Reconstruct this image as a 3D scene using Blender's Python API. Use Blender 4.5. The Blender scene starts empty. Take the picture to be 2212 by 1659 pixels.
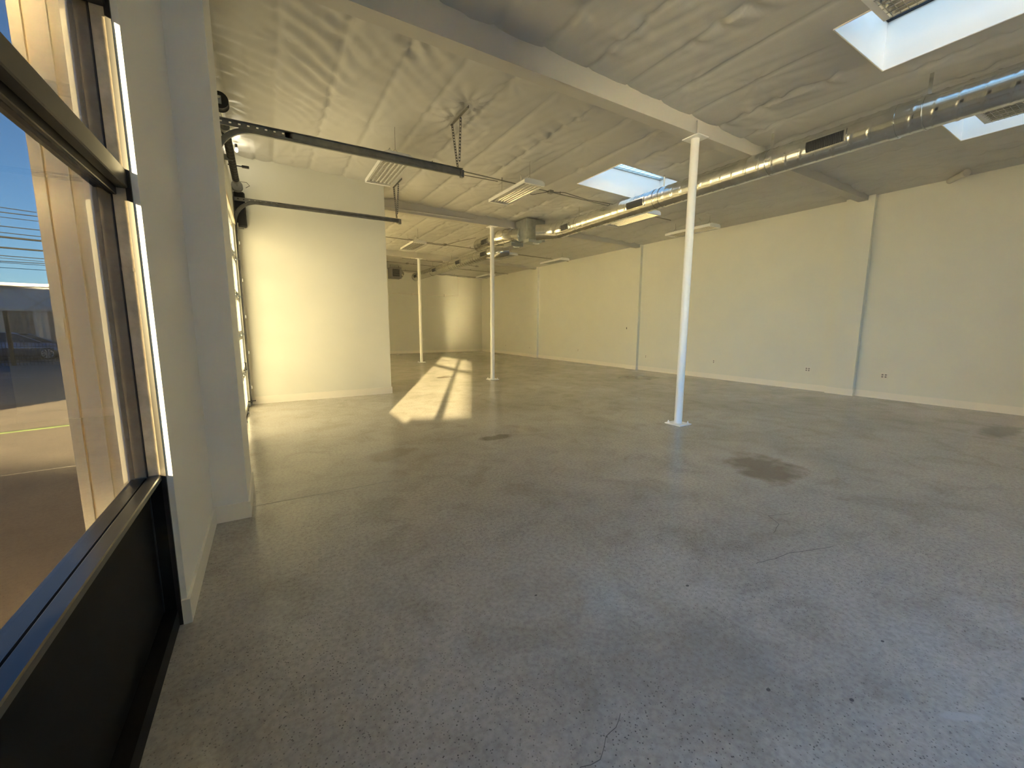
import bpy, math, random
import numpy as np
from mathutils import Vector, Matrix
random.seed(7); rng = np.random.default_rng(7)
scene = bpy.context.scene
COL = scene.collection

# ------------------------------------------------------------------ camera
cam_d = bpy.data.cameras.new('camera'); cam = bpy.data.objects.new('camera', cam_d); COL.objects.link(cam)
YAW, PITCH, ROLL, FPX = .536048, .140848, .002976, 886.047
fwd = Vector((math.sin(YAW)*math.cos(PITCH), math.cos(YAW)*math.cos(PITCH), -math.sin(PITCH)))
rgt = Vector((math.cos(YAW), -math.sin(YAW), 0)); upv = rgt.cross(fwd)
r2 = math.cos(ROLL)*rgt + math.sin(ROLL)*upv; u2 = -math.sin(ROLL)*rgt + math.cos(ROLL)*upv
M = Matrix((r2, u2, -fwd)).transposed().to_4x4(); M.translation = (0, 0, 1.5)
cam.matrix_world = M
cam_d.sensor_fit = 'HORIZONTAL'; cam_d.sensor_width = 36; cam_d.lens = FPX/2212*36
cam_d.clip_start = .02; cam_d.clip_end = 400
scene.camera = cam

# ------------------------------------------------------------------ light
SUN_TAN = .150
SU = Vector((.4250, .9052, 0)).normalized()            # horizontal travel direction of the sunlight
SV = Vector((SU.y, -SU.x, 0))
world = bpy.data.worlds.new('sky'); scene.world = world; world.use_nodes = True
wn = world.node_tree; wn.nodes.clear()
wo = wn.nodes.new('ShaderNodeOutputWorld'); wb = wn.nodes.new('ShaderNodeBackground'); sk = wn.nodes.new('ShaderNodeTexSky')
sk.sky_type = 'NISHITA'; sk.sun_disc = False; sk.sun_elevation = math.radians(30)
sk.sun_rotation = math.atan2(-SU.x, -SU.y); sk.air_density = 1.0; sk.dust_density = .2; sk.ozone_density = 5.0
wb.inputs['Strength'].default_value = 0.30
tint = wn.nodes.new('ShaderNodeMixRGB'); tint.blend_type = 'MULTIPLY'; tint.inputs[0].default_value = 1; tint.inputs[2].default_value = (.86, 1.14, 1.40, 1)
wn.links.new(sk.outputs[0], tint.inputs[1]); wn.links.new(tint.outputs[0], wb.inputs[0]); wn.links.new(wb.outputs[0], wo.inputs[0])
sun_d = bpy.data.lights.new('sun', 'SUN'); sun_d.energy = 205; sun_d.color = (1.0, .84, .49); sun_d.angle = math.radians(.53)
sun = bpy.data.objects.new('sun', sun_d); COL.objects.link(sun)
sun.rotation_euler = Vector((SU.x, SU.y, -SUN_TAN)).to_track_quat('-Z', 'Y').to_euler(); sun.location = (-20, -40, 12)
def portal(name, loc, rot, sx, sy):
    d = bpy.data.lights.new(name, 'AREA'); d.shape = 'RECTANGLE'; d.size = sx; d.size_y = sy
    d.cycles.is_portal = True
    o = bpy.data.objects.new(name, d); COL.objects.link(o); o.location = loc; o.rotation_euler = rot
portal('window_portal', (-.7, .65, 1.8), (0, math.radians(-90), 0), 2.2, 3.7)
portal('side_portal', (-.7, -3.45, 2.05), (0, math.radians(-90), 0), 3.2, 3.6)
scene.view_settings.view_transform = 'Standard'; scene.view_settings.look = 'None'
scene.view_settings.exposure = 2.64; scene.view_settings.gamma = 1.0; scene.view_settings.use_curve_mapping = False
scene.cycles.use_denoising = True
scene.cycles.max_bounces = 10; scene.cycles.diffuse_bounces = 8; scene.cycles.glossy_bounces = 4; scene.cycles.transparent_max_bounces = 12
scene.cycles.sample_clamp_indirect = 25.0; scene.cycles.blur_glossy = .25

# ------------------------------------------------------------------ materials
MATS = {}
def mat(name, col, rough=.6, metal=0., var=0., vscale=3., bump=0., bscale=40., spec=.5, coords='Object'):
    m = bpy.data.materials.new(name); m.use_nodes = True; nt = m.node_tree; b = nt.nodes['Principled BSDF']
    b.inputs['Base Color'].default_value = (*col, 1); b.inputs['Roughness'].default_value = rough
    b.inputs['Metallic'].default_value = metal; b.inputs['Specular IOR Level'].default_value = spec
    tc = nt.nodes.new('ShaderNodeTexCoord')
    if var:
        n = nt.nodes.new('ShaderNodeTexNoise'); n.inputs['Scale'].default_value = vscale; n.inputs['Detail'].default_value = 5
        r = nt.nodes.new('ShaderNodeValToRGB'); r.color_ramp.elements[0].position = .3; r.color_ramp.elements[1].position = .7
        r.color_ramp.elements[0].color = (*[c*(1-var) for c in col], 1); r.color_ramp.elements[1].color = (*[min(1, c*(1+var)) for c in col], 1)
        nt.links.new(tc.outputs[coords], n.inputs['Vector']); nt.links.new(n.outputs['Fac'], r.inputs[0]); nt.links.new(r.outputs[0], b.inputs['Base Color'])
    if bump:
        n = nt.nodes.new('ShaderNodeTexNoise'); n.inputs['Scale'].default_value = bscale; n.inputs['Detail'].default_value = 4
        p = nt.nodes.new('ShaderNodeBump'); p.inputs['Strength'].default_value = bump; p.inputs['Distance'].default_value = .01
        nt.links.new(tc.outputs[coords], n.inputs['Vector']); nt.links.new(n.outputs['Fac'], p.inputs['Height']); nt.links.new(p.outputs[0], b.inputs['Normal'])
    MATS[name] = m; return m
def glass_mat(name, tint, gloss=.06, rough=0.0):
    m = bpy.data.materials.new(name); m.use_nodes = True; nt = m.node_tree; nt.nodes.clear()
    o = nt.nodes.new('ShaderNodeOutputMaterial'); t = nt.nodes.new('ShaderNodeBsdfTransparent'); g = nt.nodes.new('ShaderNodeBsdfGlossy')
    t.inputs[0].default_value = (*tint, 1); g.inputs['Roughness'].default_value = rough; mx = nt.nodes.new('ShaderNodeMixShader')
    mx.inputs[0].default_value = gloss
    nt.links.new(t.outputs[0], mx.inputs[1]); nt.links.new(g.outputs[0], mx.inputs[2]); nt.links.new(mx.outputs[0], o.inputs[0])
    MATS[name] = m; return m
def frosted_mat(name, col, fwd, ior=1.2, rough=.75):
    m = bpy.data.materials.new(name); m.use_nodes = True; nt = m.node_tree; nt.nodes.clear()
    o = nt.nodes.new('ShaderNodeOutputMaterial'); t = nt.nodes.new('ShaderNodeBsdfTranslucent'); g = nt.nodes.new('ShaderNodeBsdfRefraction')
    t.inputs[0].default_value = (*col, 1); g.inputs[0].default_value = (*fwd, 1); g.inputs['Roughness'].default_value = rough; g.inputs['IOR'].default_value = ior
    ad = nt.nodes.new('ShaderNodeAddShader')
    nt.links.new(t.outputs[0], ad.inputs[0]); nt.links.new(g.outputs[0], ad.inputs[1]); nt.links.new(ad.outputs[0], o.inputs[0])
    MATS[name] = m; return m
def translucent_mat(name, col, dif):
    m = bpy.data.materials.new(name); m.use_nodes = True; nt = m.node_tree; nt.nodes.clear()
    o = nt.nodes.new('ShaderNodeOutputMaterial'); t = nt.nodes.new('ShaderNodeBsdfTranslucent'); g = nt.nodes.new('ShaderNodeBsdfDiffuse')
    t.inputs[0].default_value = (*col, 1); g.inputs[0].default_value = (*dif, 1); mx = nt.nodes.new('ShaderNodeMixShader'); mx.inputs[0].default_value = .3
    nt.links.new(t.outputs[0], mx.inputs[1]); nt.links.new(g.outputs[0], mx.inputs[2]); nt.links.new(mx.outputs[0], o.inputs[0])
    MATS[name] = m; return m

mat('wall_paint', (.74, .735, .655), .55, var=.015, vscale=1.5, bump=.06, bscale=90)
mat('pier_paint', (.80, .79, .755), .55, bump=.06, bscale=90)
mat('trim_paint', (.84, .80, .71), .4, bump=.03, bscale=60)
mat('ceiling_fabric', (.59, .58, .55), .42, var=.03, vscale=2, bump=.10, bscale=25)
mat('beam_paint', (.58, .56, .51), .5, bump=.05, bscale=30)
mat('low_bounce_brown', (.17, .14, .11), .9, var=.1, vscale=2)  # dark so the added unseen parapets and outer skin bounce little sun
mat('well_lining', (.95, .89, .82), .5, bump=.25, bscale=6)
mat('column_paint', (.95, .95, .94), .35)
mat('galvanized', (.74, .74, .70), .21, 1.0, var=.10, vscale=8)
mat('galvanized_dark', (.46, .48, .47), .35, .9, var=.12, vscale=10)
mat('track_steel', (.26, .26, .25), .42, .85, var=.15, vscale=12)
mat('black_metal', (.012, .012, .013), .4)
mat('slat_grey', (.13, .135, .14), .45, .5)
mat('dark_grille', (.035, .037, .04), .5)
mat('bronze', (.022, .019, .017), .38, 0., spec=.3)
mat('kick_black', (.010, .009, .008), .5, spec=.12)
mat('anodized', (.17, .17, .18), .30, 1.0)
mat('tan_paint', (.82, .69, .50), .6, var=.06, vscale=3, bump=.1, bscale=20)
mat('tan_worn', (.50, .42, .31), .75, var=.22, vscale=14, bump=.3, bscale=50)
mat('tan_concrete', (.36, .30, .21), .85, var=.25, vscale=22, bump=.4, bscale=70)
mat('cream_and_sun_sliver', (.88, .78, .58), .5)  # colours the painted sunlit sliver on the pier, and plain cream parts
mat('white_enamel', (.85, .85, .82), .35)
mat('mirror_reflector', (.75, .73, .68), .18, .9)
mat('tube_white', (.88, .87, .82), .3)
mat('wire_grey', (.42, .42, .40), .4, .5)
mat('conduit', (.34, .33, .30), .4, .7)
mat('street_cable', (.006, .006, .007), .8, spec=.1)
mat('cable', (.10, .09, .08), .6)
mat('cable_white', (.75, .72, .65), .5)
mat('outlet_plate', (.78, .75, .68), .35)
mat('outlet_slot', (.25, .24, .22), .5)
mat('heater_grey', (.28, .27, .25), .5, .3)
mat('alum', (.55, .54, .50), .35, .8)
mat('asphalt', (.085, .088, .095), .9, var=.25, vscale=2, bump=.3, bscale=60)
mat('yard_concrete', (.105, .084, .066), .9, var=.18, vscale=1.2, bump=.3, bscale=40)
mat('grass', (.035, .05, .015), .9, var=.3, vscale=20)
mat('car_paint', (.16, .19, .25), .14, .5)
mat('car_glass', (.02, .025, .035), .08)
mat('tire', (.015, .015, .016), .8)
mat('rim', (.62, .63, .65), .25, .9)
mat('tail_red', (.25, .02, .02), .3)
mat('fence_brown', (.20, .165, .13), .85, var=.35, vscale=3)
mat('fence_streak', (.40, .36, .30), .85, var=.2, vscale=5)
mat('iron', (.035, .033, .03), .6, .4)
mat('roof_grey', (.36, .38, .42), .8, var=.05, vscale=2)
mat('roof_edge', (.75, .70, .62), .7)
mat('stucco', (.45, .40, .33), .9, var=.08, vscale=2, bump=.3, bscale=30)
mat('road_line', (.42, .42, .42), .8)
mat('floor_crack', (.13, .12, .11), .9)
mat('floor_joint', (.33, .31, .27), .6)
mat('rubber', (.02, .02, .02), .7)
glass_mat('storefront_glass', (.212, .206, .192), .05)
glass_mat('clear_glass', (.92, .93, .93), .04)
glass_mat('skylight_glass', (.68, .575, .455), .04)
frosted_mat('door_pane', (.033, .032, .029), (.0011, .00106, .00095))
translucent_mat('fill_door_pane', (.31, .295, .25), (.6, .6, .58))  # panes of the added unseen door that lights the far bays
bulb = bpy.data.materials.new('bulb_glow'); bulb.use_nodes = True
bulb.node_tree.nodes['Principled BSDF'].inputs['Emission Color'].default_value = (1, .88, .62, 1)
bulb.node_tree.nodes['Principled BSDF'].inputs['Emission Strength'].default_value = 25; MATS['bulb_glow'] = bulb

def floor_material():
    m = bpy.data.materials.new('polished_concrete'); m.use_nodes = True; nt = m.node_tree; b = nt.nodes['Principled BSDF']; L = nt.links
    tc = nt.nodes.new('ShaderNodeTexCoord'); V = tc.outputs['Object']
    def noise(scale, detail=5, dist=0., rough=.55, vec=V):
        n = nt.nodes.new('ShaderNodeTexNoise'); n.inputs['Scale'].default_value = scale; n.inputs['Detail'].default_value = detail
        n.inputs['Distortion'].default_value = dist; n.inputs['Roughness'].default_value = rough; L.new(vec, n.inputs['Vector']); return n.outputs['Fac']
    def ramp(fac, stops):
        r = nt.nodes.new('ShaderNodeValToRGB'); e = r.color_ramp.elements
        while len(e) < len(stops): e.new(.5)
        for q, (p, c) in zip(e, stops): q.position = p; q.color = (*c, 1) if len(c) == 3 else c
        L.new(fac, r.inputs[0]); return r.outputs[0]
    def mix(a, bb, fac, mode='MIX'):
        x = nt.nodes.new('ShaderNodeMixRGB'); x.blend_type = mode
        for s, i in ((fac, 0), (a, 1), (bb, 2)):
            if hasattr(s, 'is_output'): L.new(s, x.inputs[i])
            elif i == 0: x.inputs[0].default_value = s
            else: x.inputs[i].default_value = (*s, 1)
        return x.outputs[0]
    def math_(op, a, bb=0., clamp=False):
        x = nt.nodes.new('ShaderNodeMath'); x.operation = op; x.use_clamp = clamp
        for s, i in ((a, 0), (bb, 1)):
            if hasattr(s, 'is_output'): L.new(s, x.inputs[i])
            else: x.inputs[i].default_value = s
        return x.outputs[0]
    base = ramp(noise(.55, 6, .6), [(.28, (.40, .375, .325)), (.5, (.465, .440, .390)), (.74, (.525, .503, .452))])
    mid = ramp(noise(2.3, 7, 1.0, .62), [(.33, (.70, .68, .64)), (.5, (1, 1, 1)), (.68, (1.14, 1.13, 1.10))])
    c = mix(base, mid, .5, 'MULTIPLY')
    fine = ramp(noise(38, 4), [(.35, (.80, .79, .78)), (.55, (1, 1, 1)), (.7, (1.10, 1.10, 1.09))])
    c = mix(c, fine, .8, 'MULTIPLY')
    # aggregate flecks
    vo = nt.nodes.new('ShaderNodeTexVoronoi'); vo.inputs['Scale'].default_value = 78; L.new(V, vo.inputs['Vector'])
    fl = ramp(vo.outputs['Distance'], [(.14, (1, 1, 1)), (.30, (0, 0, 0))])
    pick = ramp(noise(60, 2), [(.40, (0, 0, 0)), (.56, (1, 1, 1))])
    area = ramp(noise(.9, 3), [(.36, (.28, .28, .28)), (.58, (.9, .9, .9))])
    sp = mix(mix(fl, pick, 1., 'MULTIPLY'), area, 1., 'MULTIPLY')
    c = mix(c, (.06, .055, .05), sp)
    vo2 = nt.nodes.new('ShaderNodeTexVoronoi'); vo2.inputs['Scale'].default_value = 60; L.new(V, vo2.inputs['Vector'])
    fl2 = ramp(vo2.outputs['Distance'], [(.07, (1, 1, 1)), (.13, (0, 0, 0))])
    sp2 = mix(mix(fl2, ramp(noise(33, 2), [(.56, (0, 0, 0)), (.62, (1, 1, 1))]), 1., 'MULTIPLY'), (.6, .6, .6), 1., 'MULTIPLY')
    c = mix(c, (.55, .52, .46), sp2)
    # stains that belong to the slab: (x, y, rx, ry, colour, strength, edge)
    wob = noise(3.2, 4, .4); wob2 = noise(1.1, 3)
    def blot(c, x, y, rx, ry, col, st, rot=0., edge=.35):
        mp = nt.nodes.new('ShaderNodeMapping'); mp.vector_type = 'TEXTURE'; mp.inputs['Location'].default_value = (x, y, 0)
        mp.inputs['Rotation'].default_value = (0, 0, rot); mp.inputs['Scale'].default_value = (rx, ry, 1); L.new(V, mp.inputs['Vector'])
        ln = nt.nodes.new('ShaderNodeVectorMath'); ln.operation = 'LENGTH'; L.new(mp.outputs[0], ln.inputs[0])
        d = math_('ADD', ln.outputs['Value'], math_('MULTIPLY', math_('SUBTRACT', wob, .5), 1.7))
        msk = ramp(d, [(1-edge if edge < 1 else 0, (1, 1, 1)), (1.0, (0, 0, 0))])
        return mix(c, col, mix((0, 0, 0), msk, st))
    c = blot(c, 4.47, 2.28, .55, .38, (.145, .100, .068), .75, .6, .5)
    c = blot(c, 9.35, 8.45, .70, .55, (.085, .060, .035), .55)
    c = blot(c, 9.15, 1.38, .75, .22, (.10, .082, .065), .55)
    c = blot(c, 2.57, 4.76, .26, .12, (.11, .085, .055), .55)
    c = blot(c, 4.39, 11.3, .30, .26, (.12, .085, .045), .7)
    c = blot(c, 1.20, 4.75, .35, .20, (.15, .115, .075), .30, .4)
    c = blot(c, 2.23, .30, .10, .025, (.52, .52, .50), .6, -.6, .4)
    c = blot(c, 1.5, 1.0, .9, .35, (.175, .16, .15), .35, -.5, .7)
    for x, y, r in ((1.697, .755, .012), (1.94, .557, .012), (2.012, 1.373, .013), (1.2, 1.75, .010), (2.45, .62, .010), (2.55, .20, .014)):
        mp = nt.nodes.new('ShaderNodeMapping'); mp.vector_type = 'TEXTURE'; mp.inputs['Location'].default_value = (x, y, 0)
        mp.inputs['Scale'].default_value = (r, r*.7, 1); L.new(V, mp.inputs['Vector'])
        ln = nt.nodes.new('ShaderNodeVectorMath'); ln.operation = 'LENGTH'; L.new(mp.outputs[0], ln.inputs[0])
        c = mix(c, (.11, .105, .10), ramp(ln.outputs['Value'], [(.7, (.9, .9, .9)), (1., (0, 0, 0))]))
    L.new(c, b.inputs['Base Color'])
    rg = ramp(noise(1.6, 5, .5), [(.3, (.15, .15, .15)), (.7, (.25, .25, .25))])
    L.new(rg, b.inputs['Roughness']); b.inputs['Specular IOR Level'].default_value = .38
    bp = nt.nodes.new('ShaderNodeBump'); bp.inputs['Strength'].default_value = .05; bp.inputs['Distance'].default_value = .01
    L.new(noise(9, 5, .2), bp.inputs['Height']); L.new(bp.outputs[0], b.inputs['Normal'])
    MATS['polished_concrete'] = m
floor_material()

# ------------------------------------------------------------------ mesh helpers
class MB:
    def __init__(s): s.v = []; s.f = []; s.sm = []
    def add(s, vs, fs, smooth=False):
        k = len(s.v); s.v += [tuple(v) for v in vs]
        for f in fs: s.f.append(tuple(i+k for i in f)); s.sm.append(smooth)
        return s
    def box(s, x0, x1, y0, y1, z0, z1):
        return s.add([(x0, y0, z0), (x1, y0, z0), (x1, y1, z0), (x0, y1, z0), (x0, y0, z1), (x1, y0, z1), (x1, y1, z1), (x0, y1, z1)],
                     [(3, 2, 1, 0), (4, 5, 6, 7), (0, 1, 5, 4), (1, 2, 6, 5), (2, 3, 7, 6), (3, 0, 4, 7)])
    def bevbox(s, x0, x1, y0, y1, z0, z1, b=.004):
        vs = []; 
        for sx, X in ((1, x0), (-1, x1)):
            for sy, Y in ((1, y0), (-1, y1)):
                for sz, Z in ((1, z0), (-1, z1)):
                    vs += [(X, Y+sy*b, Z+sz*b), (X+sx*b, Y, Z+sz*b), (X+sx*b, Y+sy*b, Z)]
        I = lambda a, c, d, k: (a*4+c*2+d)*3+k
        fs = [(I(0,0,0,0), I(0,0,1,0), I(0,1,1,0), I(0,1,0,0)), (I(1,0,0,0), I(1,1,0,0), I(1,1,1,0), I(1,0,1,0)),
              (I(0,0,0,1), I(1,0,0,1), I(1,0,1,1), I(0,0,1,1)), (I(0,1,0,1), I(0,1,1,1), I(1,1,1,1), I(1,1,0,1)),
              (I(0,0,0,2), I(0,1,0,2), I(1,1,0,2), I(1,0,0,2)), (I(0,0,1,2), I(1,0,1,2), I(1,1,1,2), I(0,1,1,2))]
        for a in (0, 1):
            for c in (0, 1):
                fs += [(I(a,c,0,0), I(a,c,1,0), I(a,c,1,1), I(a,c,0,1)), (I(a,0,c,0), I(a,1,c,0), I(a,1,c,2), I(a,0,c,2)), (I(0,a,c,1), I(1,a,c,1), I(1,a,c,2), I(0,a,c,2))]
                for d in (0, 1): fs.append((I(a,c,d,0), I(a,c,d,1), I(a,c,d,2)))
        return s.add(vs, fs)
    def tube(s, pts, r, n=8, caps=True, radii=None):
        pts = [Vector(p) for p in pts]; k = len(pts); vs = []; fs = []
        t0 = (pts[1]-pts[0]).normalized(); a = t0.orthogonal().normalized(); prev = t0
        for i, p in enumerate(pts):
            t = ((pts[min(i+1, k-1)]-pts[max(i-1, 0)])).normalized()
            q = prev.rotation_difference(t); a = (q @ a).normalized(); prev = t; c = t.cross(a); rr = radii[i] if radii else r
            for j in range(n):
                w = 2*math.pi*j/n; vs.append(p + rr*(math.cos(w)*a + math.sin(w)*c))
        for i in range(k-1):
            for j in range(n): fs.append((i*n+j, i*n+(j+1) % n, (i+1)*n+(j+1) % n, (i+1)*n+j))
        s.add(vs, fs, True)
        if caps: s.add(vs[:n], [tuple(range(n-1, -1, -1))]); s.add(vs[-n:], [tuple(range(n))])
        return s
    def cyl(s, p0, p1, r, n=16, r1=None): return s.tube([p0, p1], r, n, True, [r, r1 if r1 is not None else r])
    def prism(s, poly, axis, a, b):
        n = len(poly)
        def P(u, v, w): return {'x': (w, u, v), 'y': (u, w, v), 'z': (u, v, w)}[axis]
        vs = [P(u, v, a) for u, v in poly] + [P(u, v, b) for u, v in poly]
        fs = [tuple(range(n-1, -1, -1)), tuple(range(n, 2*n))] + [(i, (i+1) % n, n+(i+1) % n, n+i) for i in range(n)]
        return s.add(vs, fs)
    def strip(s, pts, w, t=(0, 0, 1), th=.002):
        """flat bar of width w along pts, thickness th along t"""
        t = Vector(t).normalized()
        for p0, p1 in zip(pts[:-1], pts[1:]):
            p0, p1 = Vector(p0), Vector(p1); d = (p1-p0).normalized(); c = d.cross(t).normalized()*w/2; h = t*th/2
            vs = [p0-c-h, p0+c-h, p0+c+h, p0-c+h, p1-c-h, p1+c-h, p1+c+h, p1-c+h]
            s.add(vs, [(0, 1, 2, 3), (7, 6, 5, 4), (0, 4, 5, 1), (1, 5, 6, 2), (2, 6, 7, 3), (3, 7, 4, 0)])
        return s
    def build(s, name, material, parent=None, o=(0, 0, 0)):
        me = bpy.data.meshes.new(name)
        me.from_pydata([(v[0]-o[0], v[1]-o[1], v[2]-o[2]) for v in s.v], [], s.f); me.materials.append(MATS[material])
        if any(s.sm): me.polygons.foreach_set('use_smooth', s.sm)
        me.update()
        ob = bpy.data.objects.new(name, me); COL.objects.link(ob)
        if parent is not None: ob.parent = parent
        else: ob.location = o
        return ob
def tag(o, label=None, cat=None, group=None, kind=None):
    for k, v in (('label', label), ('category', cat), ('group', group), ('kind', kind)):
        if v: o[k] = v
    return o
def thing(name, loc=(0, 0, 0), label=None, cat=None, group=None, kind=None):
    o = bpy.data.objects.new(name, None); COL.objects.link(o); o.location = loc; o.empty_display_size = .1
    return tag(o, label, cat, group, kind)
def copy_tree(o, parent=None):
    c = o.copy(); COL.objects.link(c)
    if parent is not None: c.parent = parent
    for ch in [k for k in SRC if k.parent == o]: copy_tree(ch, c)
    return c
def struct(o, label): return tag(o, label, None, None, 'structure')
def box(name, m, b, parent=None, o=(0, 0, 0)): return MB().box(*b).build(name, m, parent, o)

# ------------------------------------------------------------------ setting
XR, YF, YB = 11.053, 22.135, -7.0
zc = lambda x: 4.46 - .023*(x+.3)
fl = MB().add([(-.62, YB-.1, 0), (XR+.1, YB-.1, 0), (XR+.1, YF+.1, 0), (-.62, YF+.1, 0), (-.62, YB-.1, -.12), (XR+.1, YB-.1, -.12), (XR+.1, YF+.1, -.12), (-.62, YF+.1, -.12)],
              [(0, 1, 2, 3), (7, 6, 5, 4), (0, 4, 5, 1), (1, 5, 6, 2), (2, 6, 7, 3), (3, 7, 4, 0)]).build('floor', 'polished_concrete')
struct(fl, 'polished grey brown concrete floor with stains and hairline cracks')
def crack(name, pts, w, m):
    out = []
    for (a, b) in zip(pts[:-1], pts[1:]):
        n = max(2, int((Vector(b)-Vector(a)).length/.04))
        for i in range(n): out.append((a[0]+(b[0]-a[0])*i/n + random.uniform(-1, 1)*w*1.6, a[1]+(b[1]-a[1])*i/n + random.uniform(-1, 1)*w*1.6, .0006))
    out.append((*pts[-1], .0006))
    MB().strip(out, w, (0, 0, 1), .0008).build(name, m, fl)
crack('crack', [(1.088, .994), (1.03, .96), (.977, .953), (.90, .90), (.823, .915), (.70, .86)], .0022, 'floor_crack')
crack('crack', [(2.60, 1.30), (2.75, 1.262), (2.89, 1.258), (3.08, 1.19), (3.262, 1.141)], .003, 'floor_crack')
crack('crack', [(3.55, 1.55), (3.35, 1.62), (3.28, 1.50), (3.1, 1.45)], .003, 'floor_crack')
MB().strip([(-.2, 3.895, .0006), (5.2, 3.862, .0006)], .006, (0, 0, 1), .0008).build('control_joint', 'floor_joint', fl)

# skylight openings: x0, x1, y0, y1; last three unseen, added for daylight
SKY = [(4.90, 6.07, -.24, 2.20), (7.88, 9.06, -.22, 2.225), (5.55, 7.95, 5.61, 6.81), (1.40, 2.60, -3.0, -.6), (4.90, 6.07, -5.2, -2.8), (7.88, 9.06, -5.2, -2.8)]
def cuts(a, b, step, extra):
    n = int(round((b-a)/step)); g = list(np.linspace(a, b, n+1))
    for e in extra:
        i = min(range(len(g)), key=lambda k: abs(g[k]-e)); g[i] = e
    return np.array(sorted(g))
def vnoise(X, Y, sx, sy, seed):
    r = np.random.default_rng(seed); T = r.random((64, 64))
    u = X/sx; v = Y/sy; i = np.floor(u).astype(int); j = np.floor(v).astype(int); fu = u-i; fv = v-j
    fu = fu*fu*(3-2*fu); fv = fv*fv*(3-2*fv); g = lambda a, b: T[a % 64, b % 64]
    return (g(i, j)*(1-fu)+g(i+1, j)*fu)*(1-fv) + (g(i, j+1)*(1-fu)+g(i+1, j+1)*fu)*fv
def make_ceiling():
    xs = cuts(-.62, XR+.02, .0305, [a for s in SKY for a in s[:2]])
    ya = np.concatenate([np.linspace(YB-.05, .2, 60)[:-1], np.linspace(.2, 12, 360)[:-1], np.linspace(12, YF+.05, 140)])
    for s_ in SKY:
        for e in s_[2:]: ya[np.argmin(np.abs(ya-e))] = e
    ys = np.sort(ya)
    X, Y = np.meshgrid(xs, ys, indexing='ij')
    base = 4.46 - .023*(X+.3)
    pit = .61; fr = ((X+.3)/pit) % 1.0; k = np.floor((X+.3)/pit); ks = np.round((X+.3)/pit); dist = np.abs((X+.3)/pit-ks)*pit
    bag = np.sin(np.pi*fr)**.55
    amp = (.012 + .026*vnoise(X*0+k*3.7, Y, 1., 1.7, 3))*np.clip(.45+(Y-3.6)*1.2, .45, 1)
    Z = base + .03 - amp*bag
    Z += .022*np.exp(-(dist/.016)**2)                                   # stapled seam pulled up to the joist
    # gathers that run out from the seams
    g = vnoise(X*0+ks*5.3+np.sign((X+.3)/pit-ks)*2, Y+.5*dist*np.sin(ks*2.1), 1., .10, 21)-.5
    msk = np.clip((vnoise(X*0+ks*2.7, Y, 1., .9, 22)-.38)*4, 0, 1)
    Z += g*.085*msk*np.exp(-dist/.13)*np.minimum(1, dist/.02)
    g2 = vnoise(X*0+ks*1.9, Y+X*.6, 1., .19, 23)-.5
    Z += g2*.045*np.clip((vnoise(X, Y, 1.3, 1.5, 24)-.45)*4, 0, 1)*bag
    # long slack folds along the sheet and across the bay by the tracks
    Z += (vnoise(X+.25*Y, Y, .09, 1.6, 5)-.5)*.016*bag*np.clip((vnoise(X, Y, 1.4, 1.4, 25)-.4)*4, 0, 1)
    left = np.clip((2.2-X)/1.2, 0, 1)*np.clip((Y-4.1)/.3, 0, 1)*np.clip((7.4-Y)/1.5, 0, 1)
    arc = np.hypot(X+.9, Y-8.6)+(vnoise(X, Y, .5, .7, 26)-.5)*.35
    Z += left*.025*np.sin(arc*2*np.pi/.23)*vnoise(X, Y, .6, .8, 27)
    Z += (vnoise(X, Y, .5, .6, 7)-.5)*.014
    r = np.random.default_rng(12); pins = []
    for kk in range(0, 19):
        y = YB + r.uniform(0, 1.4)
        while y < YF: pins.append((-.3+kk*pit, y, r.uniform(.3, .8), r.integers(7, 13), r.uniform(0, 6), r.uniform(.12, .24))); y += r.uniform(1.0, 2.6)
    for px, py in ((2.489, 5.36), (2.5, 5.83), (1.53, 4.35), (.92, 4.3), (2.5, 9.2)): pins.append((px, py, 1.3, 11, 1., .28))
    for px, py, a, n, ph, R in pins:
        m = (np.abs(X-px) < 1.0) & (np.abs(Y-py) < 1.0)
        dx = X[m]-px; dy = Y[m]-py; d = np.hypot(dx, dy); th = np.arctan2(dy, dx)
        Z[m] += a*.020*np.exp(-d/R)*np.cos(n*th+ph+2*np.sin(th))*np.minimum(1, d/.08) + a*.022*np.exp(-(d/.10)**2)
    # hold the sheet flat round the skylights and walls
    for x0, x1, y0, y1 in SKY:
        dx = np.maximum(np.maximum(x0-X, X-x1), 0); dy = np.maximum(np.maximum(y0-Y, Y-y1), 0); d = np.hypot(dx, dy)
        w = np.clip(d/.35, 0, 1); Z = base*(1-w) + Z*w
    w = np.clip((XR-X)/.3, 0, 1); Z = base*(1-w)+Z*w
    nx, ny = len(xs), len(ys); vid = lambda i, j: i*ny+j
    V = np.stack([X, Y, Z], -1).reshape(-1, 3)
    cx = (xs[:-1]+xs[1:])/2; cy = (ys[:-1]+ys[1:])/2; CX, CY = np.meshgrid(cx, cy, indexing='ij'); keep = np.ones_like(CX, bool)
    for x0, x1, y0, y1 in SKY: keep &= ~((CX > x0) & (CX < x1) & (CY > y0) & (CY < y1))
    I, J = np.nonzero(keep); F = np.stack([vid(I, J), vid(I, J+1), vid(I+1, J+1), vid(I+1, J)], -1)
    me = bpy.data.meshes.new('ceiling'); me.from_pydata(V.tolist(), [], F.tolist()); me.materials.append(MATS['ceiling_fabric'])
    me.polygons.foreach_set('use_smooth', [True]*len(me.polygons)); me.update()
    o = bpy.data.objects.new('ceiling', me); COL.objects.link(o)
    return struct(o, 'sagging wrinkled white insulation sheet under the roof')
ceil_o = make_ceiling()

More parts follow.
